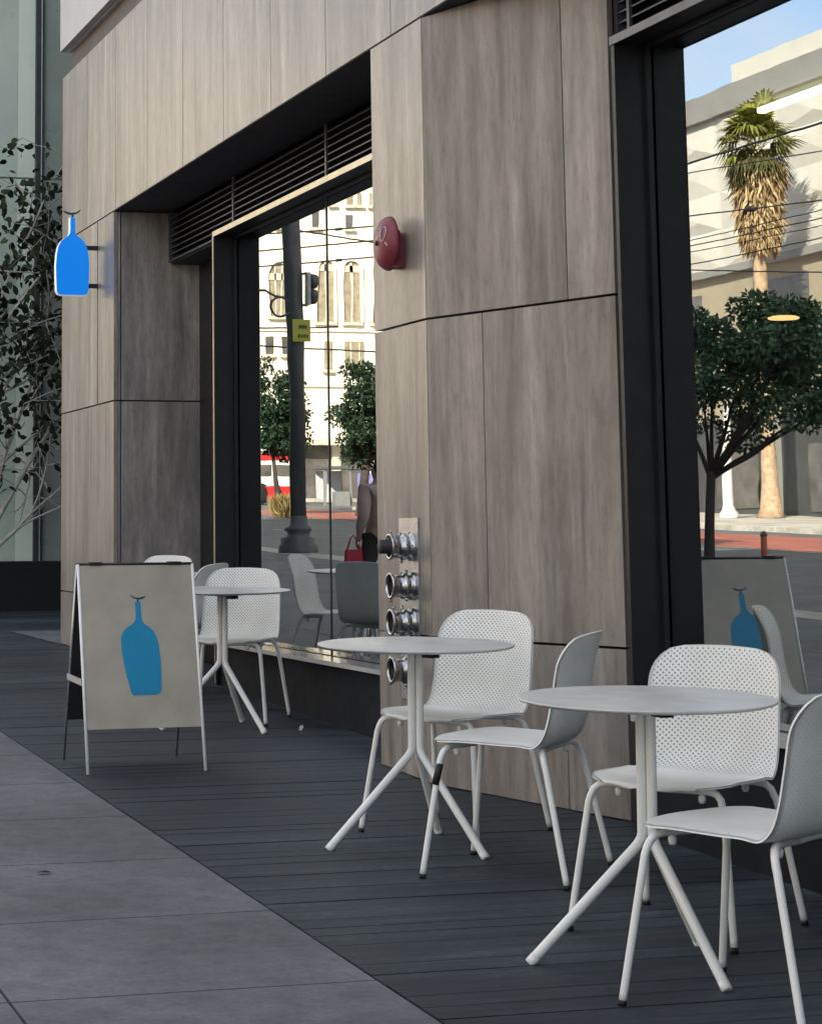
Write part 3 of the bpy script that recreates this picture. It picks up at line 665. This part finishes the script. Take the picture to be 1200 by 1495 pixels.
# ------------------------------------------------------------------ opposite white building
wb=thing('white_building','long white building with faceted diamond panels above a beige storey across the street','building',(-28,40,gz(40)))
def wpart(mb,n,m,p=None): return mb.build(n,m,p or wb,off=wb.location)
X=-28.; YA,YB=-20.,84.
mb=MB(); mb.box(X-14,X-.4,YA,YB,1.0,15.9); wpart(mb,'wall',M['white'])
mb=MB(); nz=4; ny=26; z0,z1=10.0,15.1; dy=(YB-YA)/ny; dz=(z1-z0)/nz
for i in range(ny):
    for j in range(nz):
        ya=YA+i*dy; za=z0+j*dz; zc=za+dz*(.3 if (i+j)%2 else .72); c=(X+.16,ya+dy*(.35 if (i+j)%2 else .65),zc)
        A=(X,ya,za);B=(X,ya+dy,za);C_=(X,ya+dy,za+dz);D=(X,ya,za+dz)
        for tri in ((A,B,c),(B,C_,c),(C_,D,c),(D,A,c)): mb.add(tri,[(0,1,2)])
wpart(mb,'faceted_cladding',M['white'])
mb=MB(); mb.box(X-.39,X+.25,YA,YB,15.1,15.97); wpart(mb,'parapet',M['grayband'])
mb=MB(); mb.box(X-10,X-.2,YA,67.1,15.98,16.75); wpart(mb,'penthouse',M['white'])
mb=MB(); mb.box(X-.39,X+.1,YA,YB,4.9,9.99)
lw=wpart(mb,'lower_wall',M['beige'])
mb=MB(); mb.box(X+.1,X+.35,YA,YB,9.7,9.95); mb.box(X+.1,X+.3,YA,YB,7.0,7.15); wpart(mb,'cornice',M['grayband'])
for k in range(14):
    y=YA+3+k*7.2; mb=MB(); mb.box(X+.101,X+.13,y,y+3.2,7.4,9.2); wpart(mb,'window',M['pane'])
mb=MB(); mb.box(X-.39,X+.05,YA,YB,-.6,4.895); wpart(mb,'ground_floor',M['darkwall'])
for k in range(17):
    y=YA+2+k*6.; mb=MB(); mb.box(X+.051,X+.09,y,y+2.6,gz(y)+.2,3.9); wpart(mb,'shopfront',M['pane'])
for k in range(17):
    y=YA+.6+k*6.; mb=MB(); mb.box(X+.051,X+.25,y-.3,y+.3,gz(y)-.1,4.89); wpart(mb,'pilaster',M['grayband'])
cl=thing('lamp_column','white fluted lamp column beside the palm on the far sidewalk','lamp post',(-24.5,61.4,gz(61.4)-.01))
mb=MB(); mb.lathe([(.28,0),(.30,.12),(.2,.25),(.16,.4),(.14,2.4),(.17,2.45),(.12,2.55),(.08,4.2)],Matrix.Translation(cl.location),20); mb.build('column',M['upper'],cl,off=cl.location)
mb=MB(); mb.lathe([(.08,4.2),(.22,4.3),(.25,4.6),(.15,4.9),(.001,5.0)],Matrix.Translation(cl.location),16); mb.build('lantern',M['trim'],cl,off=cl.location)
# ------------------------------------------------------------------ cream building closing the street
cb=thing('cream_building','sunlit cream building with tall arched windows at the end of the street','building',(-25,110,gz(110)))
def cpart(mb,n,m,p=None): return mb.build(n,m,p or cb,off=cb.location)
Y=110.; mb=MB(); mb.box(-41,-10,Y,Y+20,2.0,27); cpart(mb,'wall',M['cream'])
mb=MB(); mb.box(-41.3,-9.7,Y-.5,Y+20.2,27,27.8); mb.box(-41.1,-9.9,Y-.10,Y-.001,11.44,11.56); mb.box(-41.1,-9.9,Y-.12,Y-.001,8.6,8.8); cpart(mb,'cornice',M['cream'])
def win(x0,x1,z0,z1,arch,mull=1,curt=True):
    cx=(x0+x1)/2; w=abs(x1-x0)/2; pts=[(-w,z0),(w,z0)]
    if arch: pts+=[(w*math.cos(a),z1-w*1.0+w*math.sin(a)) for a in [PI*k/12 for k in range(13)]]
    else: pts+=[(w,z1),(-w,z1)]
    m=Matrix(((1,0,0,cx),(0,0,-1,Y-.02),(0,1,0,0),(0,0,0,1)))
    mb=MB(); mb.prism(pts,m,.03); wn=cpart(mb,'window',M['curtain'] if curt else M['pane'])
    mb=MB()
    for k in range(mull): 
        xx=cx-w+2*w*(k+1)/(mull+1); mb.box(xx-.045,xx+.045,Y-.09,Y-.06,z0,z1-w*.1)
    if arch: mb.box(cx-w,cx+w,Y-.09,Y-.061,z1-w*1.1-.1,z1-w*1.1+.25)
    mb.box(cx-w-.12,cx+w+.12,Y-.2,Y-.001,z0-.18,z0-.02)
    cpart(mb,'frame',M['trim'],wn)
    if arch:
        mb=MB(); n=14; ou=[((w+.16)*math.cos(PI*k/n),z1-w+(w+.16)*math.sin(PI*k/n)) for k in range(n+1)]; inn=[((w+.01)*math.cos(PI*k/n),z1-w+(w+.01)*math.sin(PI*k/n)) for k in range(n+1)]
        for k in range(n): mb.prism([inn[k],ou[k],ou[k+1],inn[k+1]],m,.16)
        for s in (-1,1): mb.box(cx+s*(w+.085)-.075,cx+s*(w+.085)+.075,Y-.18,Y-.021,z0,z1-w)
        cpart(mb,'arch_moulding',M['cream'],wn)
win(-29.45,-28.6,11.95,15.1,True); win(-27.95,-27.15,11.95,15.1,True); win(-26.05,-24.5,12.2,15.0,True,3)
win(-23.0,-22.2,11.95,15.1,True); win(-30.95,-30.1,11.95,15.1,True); win(-32.5,-31.7,11.95,15.1,True)
for x,z0,z1,w in ((-27.0,16.85,17.7,.32),(-28.95,16.85,17.55,.3),(-25.2,16.85,17.6,.3),(-30.6,16.85,17.6,.3)): win(x-w/2,x+w/2,z0,z1,False,0,False)
for x in (-29.0,-29.5,-30.15,-28.0,-27.2,-31,-26.4): win(x-.1,x+.1,18.1,18.75,False,0,True)
for a,b in ((-24.75,-24.3),(-25.85,-25.3)): win(a,b,10.25,11.15,False,0,False)
win(-29.7,-28.6,9.5,10.95,False,2,True); win(-27.85,-27.55,9.5,10.95,False,0,True)
for k in range(3): win(-35-k*2,-34.2-k*2,12,15,True)
for k in range(4): win(-21+k*2.5,-20.2+k*2.5,12,15,True)
mb=MB(); mb.box(-40,-18,Y-.06,Y-.001,2.9,5.6); sf=cpart(mb,'storefront',M['pane'])
mb=MB()
for k in range(12): mb.box(-39+k*1.8,-38.5+k*1.8,Y-.2,Y-.07,2.9,5.6)
mb.box(-40,-18,Y-.9,Y-.07,5.6,5.9); cpart(mb,'pilaster',M['trim'],sf)
# ------------------------------------------------------------------ pole, signals, sign, wires
lp=thing('trolley_pole','tall dark trolley pole with a heavy stepped base on the near kerb','pole',(-3.45,36.9,gz(36.9)-.012))
mb=MB(); mb.tube([(-3.45,36.9,1.4),(-3.44,36.9,4.8),(-3.36,36.9,6.6),(-3.34,36.9,9.6)],[.165,.145,.155,.12],16); mb.build('shaft',M['pole'],lp,off=lp.location)
mb=MB(); mb.lathe([(.34,0),(.34,.12),(.30,.15),(.31,.24),(.24,.27),(.22,.34),(.26,.38),(.25,.42),(.19,.46),(.17,.62)],Matrix.Translation(lp.location),20); mb.build('base',M['pole'],lp,off=lp.location)
mb=MB(); mb.tube([(-3.4,36.9,5.30),(-3.05,36.85,5.34),(-2.85,36.8,5.42),(-2.7,36.8,5.42)],.022,8); mb.tube([(-3.15+.2*math.cos(t),36.82,5.15+.17*math.sin(t)) for t in [2*PI*k/20 for k in range(21)]],.02,8); mb.build('scroll_bracket',M['pole'],lp,off=lp.location)
ts=thing('traffic_signal','traffic signal with two round dark lamps on short brackets on the trolley pole','traffic light',(-3.66,36.75,5.2))
for a,b in ((5.72,5.74),(5.20,5.18)): mb=MB(); mb.tube([(-3.5,36.85,a),(-3.62,36.78,b)],.02,8); mb.build('bracket',M['pole'],ts,off=ts.location)
mb=MB(); mb.box(-3.64,-3.60,36.66,36.84,5.18,5.74); mb.build('signal_back',M['buswhite'],ts,off=ts.location)
for z in (5.33,5.59):
    mb=MB(); mb.lathe([(.001,0),(.13,0),(.135,.05),(.12,.13),(.10,.13)],Matrix.Translation((-3.645,36.75,z))@AX,18); mb.build('lamp_hood',M['pole'],ts,off=ts.location)
ys_=thing('yellow_sign','square yellow sign with two dark lines strapped to the trolley pole','sign',(-3.47,36.70,4.74))
mb=MB(); mb.box(-3.64,-3.31,36.70,36.715,4.55,4.93); pl=mb.build('panel',M['yellow'],ys_,off=ys_.location)
mb=MB()
for z,a,b in ((4.80,-3.58,-3.42),(4.64,-3.60,-3.40)):
    for k in range(5):
        x=a+(b-a)*k/5; mb.box(x,x+.022,36.694,36.699,z-.03+.006*(k%2),z+.035-.008*(k%3==0))
mb.build('lettering',M['wire'],pl,off=ys_.location)
WG='thin black overhead trolley wires across the street'
def wire(a,b,lab,sag=.12,ins=None,r=.011):
    a=Vector(a);b=Vector(b); t=thing('overhead_wire',lab,'wire',a,group=WG); mb=MB(); n=14
    pts=[a.lerp(b,k/n)-Vector((0,0,sag*4*(k/n)*(1-k/n))) for k in range(n+1)]; mb.tube(pts,r,6,False); w=mb.build('cable',M['wire'],t,off=a)
    if ins is not None:
        p=a.lerp(b,ins)-Vector((0,0,sag*4*ins*(1-ins))); d=(b-a).normalized(); mb=MB(); mb.tube([p-d*.14,p-d*.07,p+d*.07,p+d*.14],[.02,.045,.045,.02],10); mb.build('insulator',M['wire'],w,off=a)
def ext(p,q,k0,k1): p=Vector(p);q=Vector(q);d=q-p; return p-d*k0,q+d*k1
for i,(z1,z2,ins,r,x) in enumerate(((7.28,7.21,None,.02,-9),(7.12,6.80,None,.010,-9),(6.41,6.08,.36,.012,-9),(6.01,5.94,None,.009,-9),(5.92,5.82,None,.010,-9),(5.82,5.71,None,.008,-9),(5.62,5.53,None,.010,-9),(5.53,5.02,None,.010,-9))):
    a,b=ext((x,28.9,z2),(x,33.1,z1),1.2,1.2); nm=['thick topmost wire','second wire from the top','wire carrying a round insulator','fourth wire from the top','fifth wire from the top','sixth wire from the top','lowest level wire','steeply falling lowest wire'][i]
    wire(a,b,nm+' reflected in front of the palm in the right window',.02,None if ins is None else .5,r)
W1=[((-10.68,60,9.71),(-12.77,60,9.92),.7,'upper wire with an insulator reflected in the left window'),((-10.68,60,9.75),(-12.77,60,9.49),None,'wire falling to the right near the top of the left window reflection'),((-10.19,60,9.21),(-12.77,60,9.51),None,'wire rising gently just above the arched windows in the reflection'),((-10.67,60,8.81),(-12.76,60,9.04),.65,'wire with insulator just above the arches in the reflection'),((-9.0,60,6.98),(-10.39,60,6.99),None,'short wire ending at the pole above the yellow sign'),((-9.46,60,6.48),(-12.8,60,6.36),None,'long level wire below the arched windows in the reflection')]
for a,b,ins,nm in W1:
    a,b=ext(a,b,1.0,1.0); wire(a,b,nm,.05,None if ins is None else .52,.022)
# ------------------------------------------------------------------ bus, shelter, grass, posts
bx=thing('city_bus','white and red city bus standing beyond the trees at the far crossing','bus',(-17,98.6,gz(98.6)-.136))
bz=bx.location.z
def bp(mb,n,m,p=None): return mb.build(n,m,p or bx,off=bx.location)
mb=MB(); mb.box(-22.45,-11.9,97.4,99.9,bz+.30,bz+3.05); body=bp(mb,'body',M['buswhite'])
mb=MB(); mb.box(-22.45,-11.9,97.385,97.399,bz+.25,bz+.80); bp(mb,'skirt',M['busred'],body)
mb=MB(); mb.box(-22.45,-11.9,97.385,97.399,bz+1.95,bz+2.25); bp(mb,'stripe',M['busred'],body)
for k in range(8):
    mb=MB(); mb.box(-22.1+k*1.27,-20.95+k*1.27,97.38,97.398,bz+1.25,bz+1.75); bp(mb,'window',M['pane'])
for xx in (-20.3,-14.2):
    mb=MB(); mb.lathe([(.001,0),(.28,0),(.46,.03),(.48,.06),(.48,.25)],Matrix.Translation((xx,97.37,bz+.48))@Matrix.Rotation(-PI/2,4,'X'),20); bp(mb,'wheel',M['black'])
gt=thing('grass_clump','clump of dry straw coloured grass beside the red lane','plant',(-13.0,69.5,gz(69.5)-.13))
random.seed(4); mb=MB(); b0=Vector(gt.location)
for k in range(700):
    a=random.uniform(0,2*PI); r=random.random()*.25; d=Vector((math.cos(a)*random.uniform(0,.7),math.sin(a)*random.uniform(0,.7),1)); leaf(mb,b0+Vector((r*math.cos(a),r*math.sin(a),0)),d,random.uniform(.5,.85),.03)
mb.build('blades',M['straw'],gt,off=b0)
sh=thing('bus_shelter','bus shelter with a flat dark roof and a violet poster on the far side','bus shelter',(-20.9,86,gz(86)-.02))
sz=sh.location.z
mb=MB(); mb.box(-23.2,-19.4,85.2,86.6,sz+1.45,sz+1.56); mb.build('roof',M['pole'],sh,off=sh.location)
for xx in (-23.1,-20.6,-19.5):
    mb=MB(); mb.box(xx-.05,xx+.05,85.3,85.4,sz,sz+1.45); mb.build('post',M['shelter'],sh,off=sh.location)
mb=MB(); mb.box(-20.5,-19.6,86.4,86.45,sz+.3,sz+1.4); mb.build('rear_panel',M['upper'],sh,off=sh.location)
mb=MB(); mb.box(-22.6,-20.9,85.2,85.29,sz+.15,sz+1.3); mb.build('poster',M['poster'],sh,off=sh.location)
mb=MB(); mb.box(-20.4,-19.8,85.0,85.5,sz,sz+.55); mb.build('litter_bin',M['shelter'],sh,off=sh.location)
po=thing('marker_post','short orange marker post beside the road','post',(-8.48,30.1,gz(30.1)-.132))
mb=MB(); mb.tube([(-8.48,30.1,gz(30.1)-.132),(-8.48,30.1,gz(30.1)+.42)],.05,12); mb.build('post',M['orange'],po,off=po.location)
mb=MB(); mb.lathe([(.05,0),(.06,.02),(.03,.07),(.001,.08)],Matrix.Translation((-8.48,30.1,gz(30.1)+.42)),12); mb.build('cap',M['pole'],po,off=po.location)
# ------------------------------------------------------------------ pedestrian
pp=Vector((.98,20.0,gz(20.0))); pe=thing('person','person in a dusty pink jacket and brown trousers walking with a red bag','person',pp)
def skin(name,verts,edges,mat,parent,lvl=2):
    me=bpy.data.meshes.new(name); me.from_pydata([v[:3] for v in verts],edges,[]); ob=bpy.data.objects.new(name,me); COL.objects.link(ob); me.materials.append(mat)
    ob.parent=parent; md=ob.modifiers.new('Skin','SKIN'); md.use_smooth_shade=True
    for i,v in enumerate(verts):
        sv=me.skin_vertices[0].data[i]; r=v[3]; sv.radius=(r,r) if not isinstance(r,tuple) else r; sv.use_root=(i==0)
    s2=ob.modifiers.new('Sub','SUBSURF'); s2.levels=lvl; s2.render_levels=lvl; return ob
H=1.60
bv=[(0,0,.86,.115),(0,0,1.02,.10),(0,0,1.20,.12),(0,0,1.32,.09),(0,0,1.385,.05),(0,.01,1.43,.05),(0,.02,1.49,.078),(0,.015,1.56,.07),
 (.09,0,.80,.085),(.10,.10,.46,.055),(.10,.04,.09,.036),(.10,.16,.035,.034),
 (-.09,0,.80,.085),(-.10,-.02,.46,.055),(-.10,-.26,.12,.036),(-.10,-.17,.035,.034),
 (.15,0,1.31,.055),(.21,-.06,1.06,.042),(.22,.02,.84,.030),(.22,.04,.78,.032),
 (-.15,0,1.31,.055),(-.22,.08,1.08,.042),(-.23,.22,.90,.030),(-.23,.25,.85,.032)]
be_=[(0,1),(1,2),(2,3),(3,4),(4,5),(5,6),(6,7),(0,8),(8,9),(9,10),(10,11),(0,12),(12,13),(13,14),(14,15),(3,16),(16,17),(17,18),(18,19),(3,20),(20,21),(21,22),(22,23)]
body=skin('body',bv,be_,M['skin'],pe)
for s,hx,hy,hz in ((1,.22,.045,.76),(-1,-.23,.26,.83)):
    for k in range(4):
        yy=hy+(-.025+.017*k); ln=(.05,.06,.056,.044)[k]
        skin('finger',[(hx,yy,hz,.009),(hx-.006*s,yy+.003,hz-ln*.5,.0085),(hx-.022*s,yy+.004,hz-ln,.007)],[(0,1),(1,2)],M['skin'],body,1)
    skin('thumb',[(hx-.01*s,hy+.035,hz+.03,.010),(hx-.018*s,hy+.052,hz+.005,.009),(hx-.022*s,hy+.058,hz-.02,.008)],[(0,1),(1,2)],M['skin'],body,1)
skin('jacket',[(0,0,.82,.15),(0,0,1.02,.135),(0,0,1.20,.145),(0,0,1.32,.11),(.16,0,1.315,.075),(.215,-.06,1.06,.058),(.222,.01,.87,.045),(-.16,0,1.315,.075),(-.225,.08,1.08,.058),(-.232,.20,.925,.045)],[(0,1),(1,2),(2,3),(3,4),(4,5),(5,6),(3,7),(7,8),(8,9)],M['jacket'],pe)
skin('trousers',[(0,0,.88,.13),(.09,0,.78,.10),(.10,.10,.46,.075),(.10,.05,.12,.062),(-.09,0,.78,.10),(-.10,-.02,.46,.075),(-.10,-.235,.15,.062)],[(0,1),(1,2),(2,3),(0,4),(4,5),(5,6)],M['trousers'],pe)
skin('hair',[(0,-.005,1.585,.082),(0,-.035,1.54,.078),(0,-.05,1.46,.055)],[(0,1),(1,2)],M['hair'],pe)
for sx,y0 in ((.10,.04),(-.10,-.26)): skin('shoe',[(sx,y0,.05,.045),(sx,y0+.09,.04,.042),(sx,y0+.17,.03,.034)],[(0,1),(1,2)],M['shoe'],pe,1)
mb=MB()
for s in (-1,1): mb.lathe([(.001,0),(.009,.002),(.010,.006),(.001,.01)],Matrix.Translation((s*.03,.092,1.51))@Matrix.Rotation(-PI/2,4,'X'),10)
mb.build('eye',M['hair'],pe)
mb=MB(); mb.box(-.02,.02,.088,.094,1.452,1.458); mb.build('mouth',M['bag'],pe)
skin('nose',[(0,.085,1.505,.012),(0,.108,1.48,.014)],[(0,1)],M['skin'],pe,1)
for s in (-1,1): skin('ear',[(s*.078,.0,1.51,.016),(s*.080,-.005,1.48,.012)],[(0,1)],M['skin'],pe,1)
pe.rotation_euler=(0,0,math.radians(-15)); pe.scale=(.93,.93,.91)
rb=thing('red_bag','small red bag hanging by its handles from the pedestrian hand','bag',pp+Vector((.26,-.02,.44)))
mb=MB(); q0=Vector(rb.location); mb.tube([q0+Vector((-.06,0,.20)),q0+Vector((-.03,.0,.30)),q0+Vector((0,.0,.33)),q0+Vector((.03,0,.30)),q0+Vector((.06,0,.20))],.008,8); mb.build('handle',M['bag'],rb,off=q0)
mb=MB(); m=Matrix.Translation(q0); mb.prism([(-.09,0),(.09,0),(.075,.2),(-.075,.2)],m@Matrix(((1,0,0,0),(0,0,-1,.04),(0,1,0,0),(0,0,0,1))),.08); mb.build('pouch',M['bag'],rb,off=q0)
# small litter on the deck and slabs
random.seed(12)
for i,(x,y,lb) in enumerate(((3.55,11.5,'crumpled scrap of white paper on the deck by the wall base'),(1.45,7.75,'dark dry leaf lying on the paving slabs'))):
    mb=MB(); mb.rnd()
    if i==0:
        for k in range(5): p=Vector((x,y,gz(y)+.006))+rv(.007); leaf(mb,p,rv(1)+Vector((0,0,.4)),.028,.022)
    else: leaf(mb,Vector((x,y,gz(y)+.004)),Vector((1,.2,0)),.06,.03,Vector((0,0,1)))
    mb.build('paper_scrap' if i==0 else 'dry_leaf',M['upper'] if i==0 else M['barkdark'],label=lb,cat='litter' if i==0 else 'leaf')
# ------------------------------------------------------------------ world, sun, camera
SE,SR=math.radians(33),math.atan2(.62,-.785)
w=bpy.data.worlds.new('World'); S.world=w; w.use_nodes=True; nt=w.node_tree; nt.nodes.clear()
sky=N(nt,'ShaderNodeTexSky',sky_type='NISHITA'); sky.sun_disc=False; sky.sun_elevation=SE; sky.sun_rotation=SR; sky.altitude=50; sky.air_density=1; sky.dust_density=.8; sky.ozone_density=1.2
tc=N(nt,'ShaderNodeTexCoord'); mp=N(nt,'ShaderNodeMapping'); mp.inputs['Scale'].default_value=(1,1,3.2); L(nt,tc.outputs['Generated'],mp.inputs['Vector'])
cn=noise(nt,mp.outputs['Vector'],2.1,7,.58,.3); cf=ramp(nt,cn,[(.38,(0,0,0)),(.60,(.85,.85,.85))])
bw=N(nt,'ShaderNodeRGBToBW'); L(nt,sky.outputs[0],bw.inputs[0])
sk2=mixc(nt,'MULTIPLY',1,sky.outputs[0],(.80,.88,.96))
cm=mixc(nt,'MIX',cf,sk2,(5.4,5.1,4.75))
bg=N(nt,'ShaderNodeBackground'); bg.inputs['Strength'].default_value=.11; out=N(nt,'ShaderNodeOutputWorld'); L(nt,cm,bg.inputs['Color']); L(nt,bg.outputs[0],out.inputs[0])
ld=bpy.data.lights.new('sun','SUN'); ld.energy=5.0; ld.angle=math.radians(.5); ld.color=(1,.90,.74); lo=bpy.data.objects.new('sun',ld); COL.objects.link(lo)
sd=Vector((math.sin(SR)*math.cos(SE),math.cos(SR)*math.cos(SE),math.sin(SE))); lo.rotation_euler=sd.to_track_quat('Z','Y').to_euler(); lo.location=(20,-20,40)
cd=bpy.data.cameras.new('camera'); co=bpy.data.objects.new('camera',cd); COL.objects.link(co); S.camera=co
yaw_,pit,rol=-.26702,.13996,.00587
fw=Vector((math.sin(-yaw_)*math.cos(pit),math.cos(-yaw_)*math.cos(pit),math.sin(pit))); rt=fw.cross(Vector((0,0,1))).normalized(); dn=fw.cross(rt)
c,s=math.cos(rol),math.sin(rol); X_=c*rt+s*dn; Y_=-s*rt+c*dn
m=Matrix((( X_.x,-Y_.x,-fw.x,0),(X_.y,-Y_.y,-fw.y,0),(X_.z,-Y_.z,-fw.z,1.36112),(0,0,0,1))); co.matrix_world=m
cd.sensor_fit='HORIZONTAL'; cd.sensor_width=36; cd.lens=3285.02/1200*36; cd.shift_x=(600-326.155)/1200; cd.shift_y=(310.946-747.5)/1200; cd.clip_end=3000; cd.clip_start=.05
S.view_settings.view_transform='Standard'; S.view_settings.look='None'; S.view_settings.gamma=1; S.view_settings.exposure=1.72
S.cycles.max_bounces=8; S.cycles.transparent_max_bounces=16; S.cycles.glossy_bounces=5; S.cycles.diffuse_bounces=4
try: S.cycles.use_denoising=True
except Exception: pass
S.render.resolution_x=821; S.render.resolution_y=1024
